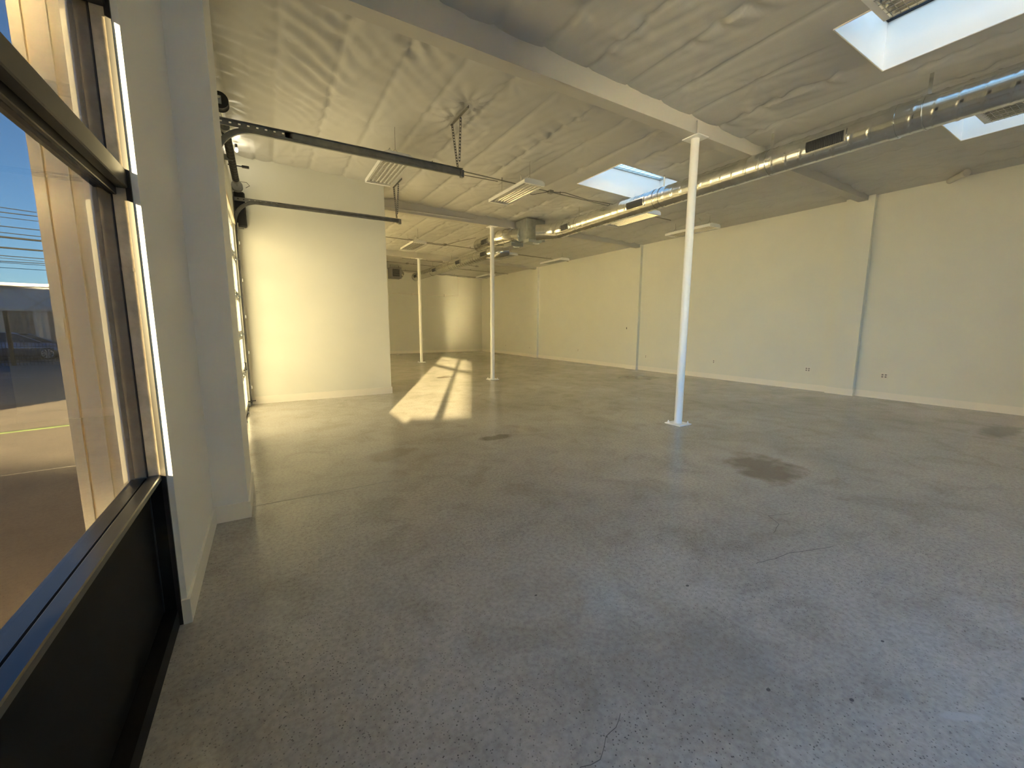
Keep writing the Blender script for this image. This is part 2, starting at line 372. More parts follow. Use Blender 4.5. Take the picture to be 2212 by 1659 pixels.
# walls
WT = .15
wr = thing('wall_right', (XR, 0, 0)); struct(wr, 'long cream painted right wall with shallow pilasters')
box('wall_face', 'wall_paint', (XR, XR+WT, YB-.15, YF+.15, 0, 4.6), wr, (XR, 0, 0))
bb = thing('baseboard_right', (XR, 0, 0)); struct(bb, 'white baseboard along the long right wall')
PIL = [(3.83, 4.33), (10.02, 10.50), (16.15, 16.65)]
for y0, y1 in PIL:
    box('pilaster', 'wall_paint', (XR-.10, XR, y0, y1, 0, 4.3), wr, (XR, 0, 0))
    box('baseboard', 'trim_paint', (XR-.115, XR-.10, y0-.015, y1+.015, 0, .14), bb, (XR, 0, 0))
    box('baseboard', 'trim_paint', (XR-.10, XR-.015, y0-.015, y0, 0, .14), bb, (XR, 0, 0))
ye = [YB] + [v for p in PIL for v in p] + [YF]
for a, b in zip(ye[::2], ye[1::2]): box('baseboard', 'trim_paint', (XR-.015, XR, a, b, 0, .14), bb, (XR, 0, 0))
wb_ = box('wall_back', 'wall_paint', (-.6, XR, YF, YF+WT, 0, 4.6)); struct(wb_, 'cream painted far end wall')
struct(box('baseboard_back', 'trim_paint', (2.0, XR-.015, YF-.015, YF, 0, .14)), 'white baseboard at the far end wall')
# partition
wp = box('wall_partition', 'wall_paint', (-.55, 2.313, 9.169, 9.29, 0, 4.55)); struct(wp, 'full height cream partition beside the garage door')
struct(MB().box(-.33, 2.33, 9.154, 9.169, 0, .14).box(2.313, 2.33, 9.169, 9.305, 0, .14).build('baseboard_partition', 'trim_paint'), 'white baseboard along the partition')
# front wall with tall glazing, behind the camera
wf = thing('wall_front', (0, YB, 0)); struct(wf, 'cream painted front wall')
MB().box(-.6, XR, YB-.15, YB, 0, 6.6).build('wall_face', 'wall_paint', wf, (0, YB, 0))
# left wall
wl = thing('wall_left', (-.44, 0, 0)); struct(wl, 'grey lit left wall with window pier and garage opening')
O = (-.44, 0, 0)
MB().box(-.60, -.44, 2.48, 3.69, 0, 4.6).build('wall_face', 'pier_paint', wl, O)
MB().box(-.60, -.216, 3.69, 4.45, 0, 4.6).build('pier', 'pier_paint', wl, O)
MB().box(-.60, -.35, 4.45, 5.865, 0, 4.6).build('wall_face', 'wall_paint', wl, O)
MB().box(-.60, -.35, 5.865, 8.895, 3.25, 4.6).build('lintel', 'wall_paint', wl, O)
MB().box(-.60, -.35, 8.895, 11.6, 0, 4.6).box(-.60, -.35, 16.4, YF+.15, 0, 4.6).box(-.60, -.35, 11.6, 16.4, 3.5, 4.6).build('wall_face', 'wall_paint', wl, O)
MB().box(-.60, -.44, -1.15, 2.48, 2.84, 6.6).build('lintel', 'wall_paint', wl, O)
MB().box(-.60, -.44, YB-.15, -6.6, 0, 6.6).box(-.60, -.44, -1.7, -1.2, 0, 6.6).box(-.60, -.44, -5.2, -1.7, 0, .5).box(-.60, -.44, -6.6, -5.2, 0, 6.6).box(-.60, -.44, -5.2, -1.7, 3.6, 6.6).build('wall_face', 'wall_paint', wl, O)
for y in (-2.95,): MB().box(-.58, -.48, y-.03, y+.03, .5, 3.6).build('mullion', 'bronze', wl, O)
MB().box(-.535, -.53, -5.2, -1.7, .5, 3.6).build('glass_pane', 'clear_glass', wl, O)  # unseen side window, added to light the right wall
MB().box(-.75, -.60, -1.15, YF+.15, 4.3, 6.6).build('sun_block_parapet', 'low_bounce_brown', wl, O)  # unseen parapets, added to keep direct sun out of the skylight wells
MB().box(-.75, XR+.2, YB-.30, YB-.15, 3.5, 7.7).build('sun_block_parapet', 'low_bounce_brown', wl, O)
MB().box(-.63, -.60, 3.65, 5.865, -.2, 4.3).box(-.63, -.60, 8.895, 11.6, -.2, 4.3).box(-.63, -.60, 16.4, YF+.15, -.2, 4.3).build('low_bounce_skin', 'low_bounce_brown', wl, O)  # unseen dark outer skin, added to cut warm bounce onto the yard
bl = thing('baseboard_left', (-.44, 0, 0)); struct(bl, 'white baseboard round the left wall pier')
MB().box(-.44, -.426, 2.475, 3.676, 0, .13).box(-.462, -.426, 2.462, 2.476, 0, .13).build('baseboard', 'trim_paint', bl, O)
MB().box(-.44, -.202, 3.676, 3.69, 0, .13).box(-.216, -.202, 3.69, 4.46, 0, .13).build('baseboard', 'trim_paint', bl, O)

# ------------------------------------------------------------------ storefront window
wd = thing('window_1', (-.53, 0, 0)); struct(wd, 'dark framed storefront window with black kick panel')
O = (-.53, 0, 0)
MB().bevbox(-.594, -.534, -1.2, 2.478, .755, .785, .004).bevbox(-.53, -.48, -1.2, 2.478, .762, .790, .004).build('window_sill', 'anodized', wd, O)
MB().box(-.545, -.535, -1.2, 2.478, .08, .765).build('kick_panel', 'kick_black', wd, O)
MB().box(-.56, -.478, -1.2, 2.478, .0, .085).build('base_rail', 'kick_black', wd, O)
MB().box(-.594, -.482, 2.479, 2.53, 0, .76).build('jamb_base', 'kick_black', wd, O)
MB().bevbox(-.59, -.545, -1.2, 2.478, 2.075, 2.165, .004).bevbox(-.545, -.515, -1.2, 2.478, 2.055, 2.165, .003).bevbox(-.515, -.475, -1.2, 2.478, 2.085, 2.165, .004).build('transom_bar', 'bronze', wd, O)
MB().bevbox(-.59, -.475, -1.2, 2.478, 2.79, 2.845, .004).build('window_head', 'bronze', wd, O)
MB().bevbox(-.59, -.475, .13, .215, .79, 2.80, .004).build('mullion', 'bronze', wd, O)
MB().bevbox(-.59, -.475, -1.2, -1.15, .79, 2.80, .004).build('mullion', 'bronze', wd, O)
for a, b in ((-1.15, .13), (.215, 2.478)):
    for z0, z1 in ((.775, 2.06), (2.16, 2.80)): MB().box(-.534, -.529, a, b, z0, z1).build('glass_pane', 'storefront_glass', wd, O)
MB().box(-.53, -.482, 2.479, 2.53, .785, 2.84).build('jamb_board', 'tan_worn', wd, O)
MB().box(-.594, -.536, 2.479, 2.53, .76, 2.84).build('jamb_board', 'tan_concrete', wd, O)
MB().box(-.536, -.53, 2.474, 2.53, .0, 2.84).build('gasket', 'rubber', wd, O)
MB().box(-.482, -.463, 2.466, 2.53, .0, 2.84).build('jamb_edge', 'bronze', wd, O)
tape = MB().box(-.556, -.487, 2.4765, 2.4785, 1.735, 1.75)
tape.build('tape_scrap', 'tan_worn', wd, O)

# exterior pier beside the window
ep = thing('wall_pier', (-.7, 2.6, 0)); struct(ep, 'tan steel clad exterior pier beside the storefront')
O = (-.7, 2.6, 0)
MB().box(-.80, -.605, 2.62, 3.65, -.2, 6.6).build('pier_body', 'tan_paint', ep, O)
MB().box(-.603, -.594, 2.50, 2.62, -.2, 6.6).build('sun_sliver', 'cream_and_sun_sliver', ep, O)  # pale strip painting in the sunlit slivers on the pier
MB().box(-.802, -.765, 2.600, 2.62, -.2, 6.6).build('corner_flange', 'tan_paint', ep, O)
MB().box(-.758, -.695, 2.608, 2.62, -.2, 6.6).build('flange', 'tan_paint', ep, O)
MB().box(-.693, -.689, 2.602, 2.62, -.2, 6.6).build('edge_bead', 'cream_and_sun_sliver', ep, O)
MB().box(-.800, -.770, 2.592, 2.601, 1.44, 1.53).build('patch_plate', 'cream_and_sun_sliver', ep, O)
MB().cyl((-.785, 2.592, 1.49), (-.785, 2.588, 1.49), .004, 8).build('rivet', 'tan_worn', ep, O)

# ------------------------------------------------------------------ skylights
for n, (x0, x1, y0, y1) in enumerate(SKY):
    xm, ym = (x0+x1)/2, (y0+y1)/2; zt = 4.79; O = (xm, ym, 4.3)
    t = thing('window_%d' % (n+2), O)
    struct(t, ['skylight well nearest the window and duct', 'skylight well behind the duct by the right wall', 'long skylight with wire grid beside the duct', 'unseen skylight added to light the window side of the front bay', 'unseen skylight added to light the middle of the front bay', 'unseen skylight added to light the right side of the front bay'][n])
    def side(pa, pb, seed):
        r = np.random.default_rng(seed); m = MB(); nu, nv = 30, 8; vs = []; d = Vector(pb)-Vector(pa); nrm = Vector((-d.y, d.x, 0)).normalized()
        for i in range(nu+1):
            p = Vector(pa)+d*i/nu; zb = zc(p.x)-.002
            for j in range(nv+1):
                w = math.sin(math.pi*j/nv)*math.sin(math.pi*i/nu)
                off = (math.sin(i*.9+j*.8+seed)*.004+math.sin(i*.37-j*1.3+seed*2)*.006)*w
                q = p + nrm*off; vs.append((q.x, q.y, zb+(zt-zb)*j/nv))
        m.add(vs, [(i*(nv+1)+j, (i+1)*(nv+1)+j, (i+1)*(nv+1)+j+1, i*(nv+1)+j+1) for i in range(nu) for j in range(nv)], True)
        return m.build('well_side', 'well_lining', t, O)
    cs = [(x0, y0, 0), (x1, y0, 0), (x1, y1, 0), (x0, y1, 0)]
    for k in range(4): side(cs[k], cs[(k+1) % 4], k+n*5)
    f = MB()
    for a in ((x0-.06, x1+.06, y0-.06, y0+.02), (x0-.06, x1+.06, y1-.02, y1+.06), (x0-.06, x0+.02, y0, y1), (x1-.02, x1+.06, y0, y1)): f.box(*a, zt, zt+.05)
    f.build('skylight_frame', 'bronze' if n != 2 else 'wire_grey', t, O)
    box('glass_pane', 'skylight_glass', (x0, x1, y0, y1, zt+.05, zt+.056), t, O)
    if n == 2:
        g = MB()
        for x in np.arange(x0+.1, x1, .15): g.box(x-.003, x+.003, y0, y1, zt-.006, zt)
        for y in np.arange(y0+.1, y1, .15): g.box(x0, x1, y-.003, y+.003, zt-.012, zt-.006)
        g.build('safety_grid', 'wire_grey', t, O)
    # trim bead at the ceiling edge
    e = MB()
    for k in range(4):
        a, b = cs[k], cs[(k+1) % 4]; e.tube([(a[0], a[1], zc(a[0])-.004), (b[0], b[1], zc(b[0])-.004)], .008, 6)
    e.build('edge_tape', 'well_lining', t, O)

# ------------------------------------------------------------------ beams and columns
BY = [4.033, 10.152, 16.359]
blab = ['long white roof beam resting on the pipe column nearest the window', 'white roof beam crossing behind the supply plenum', 'white roof beam before the far end wall']
for y, lb in zip(BY, blab):
    t = thing('roof_beam', (5.4, y, 4.12), lb, 'beam', 'roof beams'); O = (5.4, y, 4.12)
    zb0, zb1 = 4.135, 4.085
    w = .085
    xa, xb = (-.216 if y < 5 else (2.35 if y < 12 else -.35)), XR-.101
    zl = lambda x: 4.132 - .004*(x-5.4)
    def beam(z0f, z1f, hw, m, nm):
        mb = MB(); vs = [(x, y+sy*hw, zf(x)) for x in (xa, xb) for zf in (z0f, z1f) for sy in (-1, 1)]
        mb.add(vs, [(0, 1, 3, 2), (4, 6, 7, 5), (0, 4, 5, 1), (2, 3, 7, 6), (0, 2, 6, 4), (1, 5, 7, 3)]); return mb.build(nm, m, t, O)
    beam(zl, lambda x: zl(x)+.15, w, 'beam_paint', 'beam_body')
    beam(lambda x: zl(x)+.15, lambda x: zc(x)+.05, w-.012, 'beam_paint', 'nailer')
    box('splice_plate', 'beam_paint', (5.30, 5.52, y-w-.006, y+w+.006, 4.13, 4.31), t, O)
SRC = []
col0 = thing('support_column', (5.395, BY[0], 0), 'white steel pipe column nearest the garage tracks, standing by the brown floor stain', 'column', 'pipe columns')
shaft = MB().tube([(0, 0, .014), (0, 0, 4.12)], .0575, 28).build('shaft', 'column_paint', col0)
bp_ = MB().bevbox(-.14, .14, -.14, .14, 0, .016, .004).build('base_plate', 'column_paint', col0)
cp_ = MB().bevbox(-.12, .12, -.13, .13, 4.118, 4.132, .003).build('cap_plate', 'column_paint', col0)
SRC += [shaft, bp_, cp_]
for sx, sy in ((-1, 1), (1, -1)):
    b = MB().cyl((sx*.10, sy*.10, .016), (sx*.10, sy*.10, .030), .018, 6).cyl((sx*.10, sy*.10, .030), (sx*.10, sy*.10, .052), .009, 10).build('anchor_bolt', 'column_paint', col0); SRC.append(b)
wld = MB().tube([(.064*math.cos(a), .064*math.sin(a), .019) for a in np.linspace(0, 2*math.pi, 25)], .007, 6, False).build('weld_ring', 'column_paint', col0); SRC.append(wld)
for y, lb in ((BY[1], 'white steel pipe column under the beam by the supply plenum'), (BY[2], 'white steel pipe column nearest the far end wall')):
    c = copy_tree(col0); c.location = (5.395, y, 0); c['label'] = lb

# ------------------------------------------------------------------ air ducts
DX, DZ, DR = 6.6, 3.905, .178
def spiral(mb, x, z, y0, y1, r, pitch=.19, n=40):
    st = .0158; k = int((y1-y0)/st); vs = []; fs = []
    for i in range(k+1):
        y = y0+(y1-y0)*i/k
        for j in range(n):
            th = 2*math.pi*j/n; ph = (y/pitch - j/n) % 1.0; rr = r + (.0055 if ph < .085 else 0)
            vs.append((x+rr*math.cos(th), y, z+rr*math.sin(th)))
    for i in range(k):
        for j in range(n): fs.append((i*n+j, i*n+(j+1) % n, (i+1)*n+(j+1) % n, (i+1)*n+j))
    mb.add(vs, fs, True); return mb
def vent(parent, O, x, z, r, yc, ln, a0=math.radians(166), a1=math.radians(206), slats=20, fm='galvanized'):
    def arc(r0, r1, ya, yb, aa, ab, n=8):
        m = MB(); vs = []
        for k in range(n+1):
            a = aa+(ab-aa)*k/n
            for rr in (r0, r1):
                for yy in (ya, yb): vs.append((x+rr*math.cos(a), yy, z+rr*math.sin(a)))
        fs = []
        for k in range(n):
            q = k*4; fs += [(q+2, q+3, q+7, q+6), (q, q+4, q+5, q+1), (q, q+2, q+6, q+4), (q+1, q+5, q+7, q+3)]
        fs += [(0, 1, 3, 2), (n*4, n*4+2, n*4+3, n*4+1)]
        return m.add(vs, fs)
    h = ln/2; b = .022; da = b/r
    f = arc(r+.003, r+.012, yc-h-b, yc-h, a0-da, a1+da); 
    for A in (arc(r+.003, r+.012, yc+h, yc+h+b, a0-da, a1+da), arc(r+.003, r+.012, yc-h, yc+h, a0-da, a0, 2), arc(r+.003, r+.012, yc-h, yc+h, a1, a1+da, 2)): f.add(A.v, A.f)
    fr = f.build('vent_frame', fm, parent, O)
    bk = arc(r+.004, r+.006, yc-h, yc+h, a0, a1).build('vent_backing', 'dark_grille', fr, O)
    for i in range(slats):
        yy = yc-h+ln*(i+.5)/slats; w_ = min(.14*ln/slats, .012); arc(r+.006, r+.014, yy-w_, yy+w_, a0, a1, 6).build('slat', 'slat_grey', fr, O)
def hanger_strap(parent, O, x, y, z, r):
    zt_ = zc(x)-.0
    MB().strip([(x, y, z+r), (x, y, zt_+.02)], .035, (1, 0, 0), .003).build('hanger_strap', 'galvanized', parent, O)
    MB().tube([(x+(r+.004)*math.cos(a), y, z+(r+.004)*math.sin(a)) for a in np.linspace(0, 2*math.pi, 33)], .006, 6, False).build('clamp_ring', 'galvanized', parent, O)
d1 = thing('air_duct', (DX, 2, DZ), 'long spiral galvanized air duct passing in front of the skylights', 'duct', 'spiral air ducts'); O = (DX, 2, DZ)
spiral(MB(), DX, DZ, -5.0, 8.55, DR).build('duct_pipe', 'galvanized', d1, O)
for y in (.2, 1.93, 3.62, 5.55, 8.0): hanger_strap(d1, O, DX, y, DZ, DR)
for y in (2.2, 5.72): MB().tube([(DX, y-.035, DZ), (DX, y+.035, DZ)], DR+.008, 40, True).build('coupling_band', 'galvanized', d1, O)
vent(d1, O, DX, DZ, DR, 2.86, .43, slats=22); vent(d1, O, DX, DZ, DR, 6.10, .42, slats=0); vent(d1, O, DX, DZ, DR, 8.36, .34, slats=7)
vent(d1, O, DX, DZ, DR, -.6, .43, slats=22)
# elbows into the plenum
def elbow(parent, O, pts, r, name):
    pts = [Vector(p) for p in pts]
    m = MB().tube(pts, r, 36, True); ob = m.build(name, 'galvanized', parent, O)
    k = MB()
    for i in range(1, len(pts)-1):
        d = (pts[i+1]-pts[i-1]).normalized()*.006; k.tube([pts[i]-d, pts[i]+d], r+.007, 36, True)
    k.build('seam_ring', 'galvanized', ob, O)
er = DR+.012
elbow(d1, O, [(DX, 8.5, DZ), (DX-.02, 8.72, DZ), (DX-.10, 8.92, DZ), (DX-.24, 9.08, DZ-.005), (DX-.40, 9.22, DZ-.01)], er, 'duct_elbow')
d2 = thing('air_duct', (5.8, 10.9, DZ), 'short galvanized duct with elbow on the far side of the plenum', 'duct', 'spiral air ducts'); O2 = (5.8, 10.9, DZ)
spiral(MB(), 5.78, 3.93, 10.55, 11.75, DR).build('duct_pipe', 'galvanized', d2, O2)
elbow(d2, O2, [(5.78, 10.65, 3.93), (5.79, 10.42, 3.93), (5.85, 10.20, 3.93), (5.98, 9.98, 3.925), (6.08, 9.80, 3.92)], er, 'duct_elbow')
vent(d2, O2, 5.78, 3.93, DR, 11.05, .36, slats=3)
box('end_cap', 'galvanized_dark', (5.68, 5.88, 11.745, 11.757, 3.83, 4.03), d2, O2)
pl_ = thing('supply_plenum', (6.25, 9.6, 4.1), 'grey sheet metal plenum box where the ducts drop from the roof', 'plenum'); O = (6.25, 9.6, 4.1)
MB().bevbox(6.02, 6.62, 9.42, 9.98, 3.74, 4.285, .006).build('plenum_box', 'galvanized_dark', pl_, O)
MB().bevbox(5.98, 6.40, 9.25, 9.50, 3.66, 3.74, .004).build('flange_box', 'galvanized_dark', pl_, O)
MB().bevbox(5.82, 6.20, 9.85, 10.28, 3.64, 3.74, .004).build('flange_box', 'galvanized_dark', pl_, O)
MB().tube([(6.28+.09*math.cos(a), 9.34+.05*math.sin(a), 3.655) for a in np.linspace(0, math.pi, 9)], .012, 6).build('pull_handle', 'white_enamel', pl_, O)
MB().tube([(6.02+.09*math.cos(a), 9.92+.05*math.sin(a), 3.635) for a in np.linspace(0, math.pi, 9)], .012, 6).build('pull_handle', 'white_enamel', pl_, O)
d3 = thing('air_duct', (DX, 16, DZ), 'long spiral galvanized air duct running to the far end wall', 'duct', 'spiral air ducts'); O = (DX, 16, DZ)
spiral(MB(), DX, DZ, 12.6, 20.6, DR).build('duct_pipe', 'galvanized', d3, O)
elbow(d3, O, [(DX, 12.65, DZ), (DX+.03, 12.45, DZ), (DX+.12, 12.30, DZ), (DX+.27, 12.2, DZ+.02), (DX+.42, 12.18, DZ+.06)], er, 'duct_elbow')
MB().tube([(DX, 20.56, DZ), (DX, 20.63, DZ)], DR+.01, 36).build('end_cap', 'galvanized_dark', d3, O)
for y in (12.75, 14.9, 17.5, 20.1): vent(d3, O, DX, DZ, DR, y, .40, slats=3)
for y in (13.6, 15.9, 18.1): hanger_strap(d3, O, DX, y, DZ, DR)

# ------------------------------------------------------------------ light fixtures
def make_fixture(loc, label):
    t = thing('light_fixture', loc, label, 'light fixture', 'hanging fluorescent fixtures')
    L2, W2 = .62, .21; parts = []
    sec = [(-W2, 0), (-W2, .055), (-W2+.05, .085), (W2-.05, .085), (W2, .055), (W2, 0), (W2-.012, 0), (W2-.012, .05), (W2-.055, .075), (-W2+.055, .075), (-W2+.012, .05), (-W2+.012, 0)]
    h = MB().prism(sec, 'y', -L2, L2).build('housing', 'white_enamel', t); parts.append(h)
    for sy in (-1, 1):
        y0 = sy*L2; ys = (y0, y0+sy*.045)
        e = MB().prism([(-W2, 0), (-W2, .055), (-W2+.05, .085), (W2-.05, .085), (W2, .055), (W2, 0)], 'y', min(ys), max(ys)).build('end_cap', 'white_enamel', t); parts.append(e)
    rf = MB()
    for i in range(6):
        xc = -.165+i*.066; pts = []
        for a in np.linspace(-1, 1, 7): pts.append((xc+.031*a, .062-.05*a*a))
        n = len(pts); vs = [(x, y, z) for y in (-L2+.01, L2-.01) for x, z in pts]
        rf.add(vs, [(k, k+1, n+k+1, n+k) for k in range(n-1)], True)
    parts.append(rf.build('reflector', 'mirror_reflector', t))
    for i in range(6):
        xc = -.165+i*.066; parts.append(MB().cyl((xc, -L2+.02, .034), (xc, L2-.02, .034), .0125, 10).build('tube', 'tube_white', t))
    g = MB()
    for y in np.linspace(-L2+.02, L2-.02, 26): g.box(-W2+.006, W2-.006, y-.0016, y+.0016, -.006, -.003)
    for x in np.linspace(-W2+.012, W2-.012, 6): g.box(x-.0016, x+.0016, -L2, L2, -.003, 0)
    parts.append(g.build('wire_guard', 'wire_grey', t))
    for sy in (-1, 1):
        ztop = zc(loc[0])-loc[2]+.01
        parts.append(MB().tube([(-.1, sy*.5, .08), (0, sy*.5, .18), (.1, sy*.5, .08)], .002, 5).tube([(0, sy*.5, .18), (0, sy*.5, ztop)], .002, 5).build('hanger_cable', 'cable', t))
    parts.append(MB().tube([(-.05, -.3, .085), (-.06, -.32, .2), (-.0, -.2, .30), (.12, -.02, .27), (.2, .12, .33)], .006, 6).build('power_cord', 'cable_white', t))
    SRC.extend(parts); return t
FZ = 3.925
fx0 = make_fixture((1.84, 7.03, FZ), 'hanging fluorescent fixture by the garage tracks above the partition end')
for x, y, lb in ((4.17, 6.93, 'hanging fluorescent fixture between the garage tracks and the long skylight'), (7.45, 7.15, 'hanging fluorescent fixture hidden behind the duct by the long skylight'),
              (9.68, 7.18, 'hanging fluorescent fixture by the right wall behind the pipe column'), (4.10, 12.95, 'hanging fluorescent fixture beyond the partition, before the farthest beam'),
              (7.5, 13.25, 'hanging fluorescent fixture partly behind the supply plenum'), (9.72, 13.2, 'hanging fluorescent fixture by the right wall under the far beam'),
              (9.6, 18.8, 'hanging fluorescent fixture by the corner of the far end wall'), (4.22, .97, 'hanging fluorescent fixture below the skylight nearest the window'),
              (7.41, 1.02, 'hanging fluorescent fixture below the skylight behind the duct'), (9.95, 1.0, 'hanging fluorescent fixture close to the right wall by the pipe stub')):
    c = copy_tree(fx0); c.location = (x, y, FZ - .0); c['label'] = lb

# ------------------------------------------------------------------ conduits, wires, boxes
def conduit(pts, label, boxes=(), r=.011):
    t = thing('electrical_conduit', pts[0], label, 'conduit', 'ceiling conduits')
    MB().tube(pts, r, 8).build('pipe', 'conduit', t, pts[0])
    for b in boxes: MB().bevbox(b[0]-.05, b[0]+.05, b[1]-.05, b[1]+.05, b[2]-.03, b[2]+.03, .006).build('junction_box', 'conduit', t, pts[0])
    for p in np.linspace(.1, .9, 5):
        i = p*(len(pts)-1); k = int(i); q = Vector(pts[k]).lerp(Vector(pts[k+1]), i-k)
        MB().strip([(q.x, q.y, q.z), (q.x, q.y, zc(q.x)-.035)], .018, (0, 1, 0), .003).build('clip', 'conduit', t, pts[0])
def run(x0, x1, y, dz=.09): return [(x, y, zc(x)-dz) for x in np.linspace(x0, x1, 6)]
conduit(run(2.0, 9.0, 7.30), 'thin grey conduit linking the fixtures beside the long skylight', [(5.25, 7.30, zc(5.25)-.09)])
conduit(run(2.0, 10.8, 13.70), 'thin grey conduit linking the fixtures beyond the plenum beam', [(5.45, 13.70, zc(5.45)-.09)])
conduit(run(5.0, 8.5, 17.3), 'thin conduit under the roof just past the farthest beam', [(8.4, 17.3, zc(8.4)-.09)])
conduit(run(3.8, 10.8, 18.6), 'thin conduit over the fixture near the far corner', [(5.6, 18.6, zc(5.6)-.09)])
conduit(run(4.2, 10.8, 20.9), 'thin conduit crossing the roof before the far end wall')
t = thing('electrical_conduit', (7, YF-.02, 3.17), 'thin painted conduit with boxes on the far end wall', 'conduit', 'wall conduits'); O = (7, YF-.02, 3.17)
MB().tube([(3.5, YF-.03, 3.16), (9.55, YF-.03, 3.17), (9.56, YF-.03, 4.2)], .014, 8).tube([(7.2, YF-.03, 3.17), (7.2, YF-.03, 4.2)], .014, 8).build('pipe', 'trim_paint', t, O)
for x in (6.9, 8.75): MB().bevbox(x-.06, x+.06, YF-.065, YF-.004, 3.11, 3.23, .006).build('junction_box', 'trim_paint', t, O)
for pts, lb in (([(2.45, 7.3, 4.27), (2.9, 7.25, 4.2), (3.4, 7.28, 4.22), (3.95, 7.2, 4.2)], 'cable draped between the conduit and fixtures near the tracks'),
                ([(4.35, 7.25, 4.15), (4.8, 7.3, 4.12), (5.2, 7.3, 4.24), (5.6, 7.28, 4.28), (6.2, 7.25, 4.22), (7.0, 7.2, 4.22)], 'cable sagging below the long skylight'),
                ([(4.1, 13.4, 4.24), (4.5, 13.35, 4.17), (5.0, 13.5, 4.17), (5.4, 13.62, 4.20), (5.7, 13.0, 4.27), (6.0, 12.4, 4.3)], 'cable looping from the junction box beyond the plenum')):
    tag(MB().tube([p for p in pts], .006, 6).build('power_cable', 'cable', None, pts[0]), lb, 'cable', 'loose ceiling cables')
# conduit along the plenum beam
tag(MB().tube([(2.4, BY[1]-.11, 4.20), (4.75, BY[1]-.11, 4.21), (4.83, BY[1]-.11, 4.23), (4.87, BY[1]-.11, 4.29)], .02, 10).build('beam_pipe', 'beam_paint', None, (2.4, BY[1]-.1, 4.2)), 'white painted pipe fixed along the beam by the plenum', 'pipe')

# unit heater
t = thing('unit_heater', (5.75, 20.2, 3.8), 'grey unit heater hung near the far end wall', 'heater'); O = (5.75, 20.2, 3.8)
MB().bevbox(5.2, 5.72, 19.95, 20.45, 3.72, 4.22, .01).build('casing', 'heater_grey', t, O)
MB().bevbox(5.3, 5.62, 19.94, 19.952, 3.80, 4.14, .004).build('grille_panel', 'black_metal', t, O)
for z in np.linspace(3.83, 4.11, 7): MB().box(5.31, 5.61, 19.93, 19.942, z-.008, z+.008).build('slat', 'heater_grey', t, O)
MB().tube([(5.72, 20.2, 3.95), (5.80, 20.2, 3.95), (5.88, 20.2, 3.95)], .17, 20, True, [.19, .18, .10]).build('fan_housing', 'galvanized', t, O)
for x in (5.25, 5.67): MB().tube([(x, 20.2, 4.22), (x, 20.2, zc(x)+.02)], .008, 6).build('hanger_rod', 'cable', t, O)

# outlets
ol = ['double outlet plate low on the wall right of the pilaster by the pipe column', 'double outlet plate low on the wall beside the near pilaster', 'single outlet plate midway along the bay behind the pipe column', 'small outlet plate beside the middle pilaster base',
      'outlet plate midway along the third wall bay', 'outlet plate low beside the farthest pilaster', 'outlet plate low near the far corner']
for (y, z, w), lb in zip(((3.352, .487, .115), (4.774, .49, .115), (7.19, .495, .07), (9.68, .48, .07), (13.24, .51, .07), (16.9, .44, .07), (19.25, .45, .07)), ol):
    t = thing('wall_outlet', (XR, y, z), lb, 'outlet', 'wall outlets'); O = (XR, y, z)
    MB().bevbox(XR-.012, XR, y-w/2, y+w/2, z-.058, z+.058, .003).build('cover_plate', 'outlet_plate', t, O)
    for k in ((-.027, .027) if w > .1 else (0,)):
        for dz in (-.022, .022): MB().bevbox(XR-.015, XR-.011, y+k-.016, y+k+.016, z+dz-.015, z+dz+.015, .002).build('socket', 'outlet_slot', t, O)
t = thing('thermostat', (XR, 10.57, 1.43), 'small dark thermostat on the wall beside the middle pilaster', 'thermostat'); O = (XR, 10.57, 1.43)
MB().bevbox(XR-.03, XR, 10.535, 10.605, 1.395, 1.465, .005).build('case', 'black_metal', t, O); MB().bevbox(XR-.034, XR-.029, 10.555, 10.585, 1.425, 1.455, .002).build('display', 'outlet_slot', t, O)
tag(MB().tube([(XR-.35, 2.50, 4.17), (XR-.02, 2.78, 4.17)], .05, 18).tube([(XR-.36, 2.49, 4.17), (XR-.30, 2.545, 4.17)], .06, 18).build('pipe_stub', 'beam_paint', None, (XR-.2, 2.6, 4.17)), 'white pipe stub poking out under the ceiling at the right wall', 'pipe')

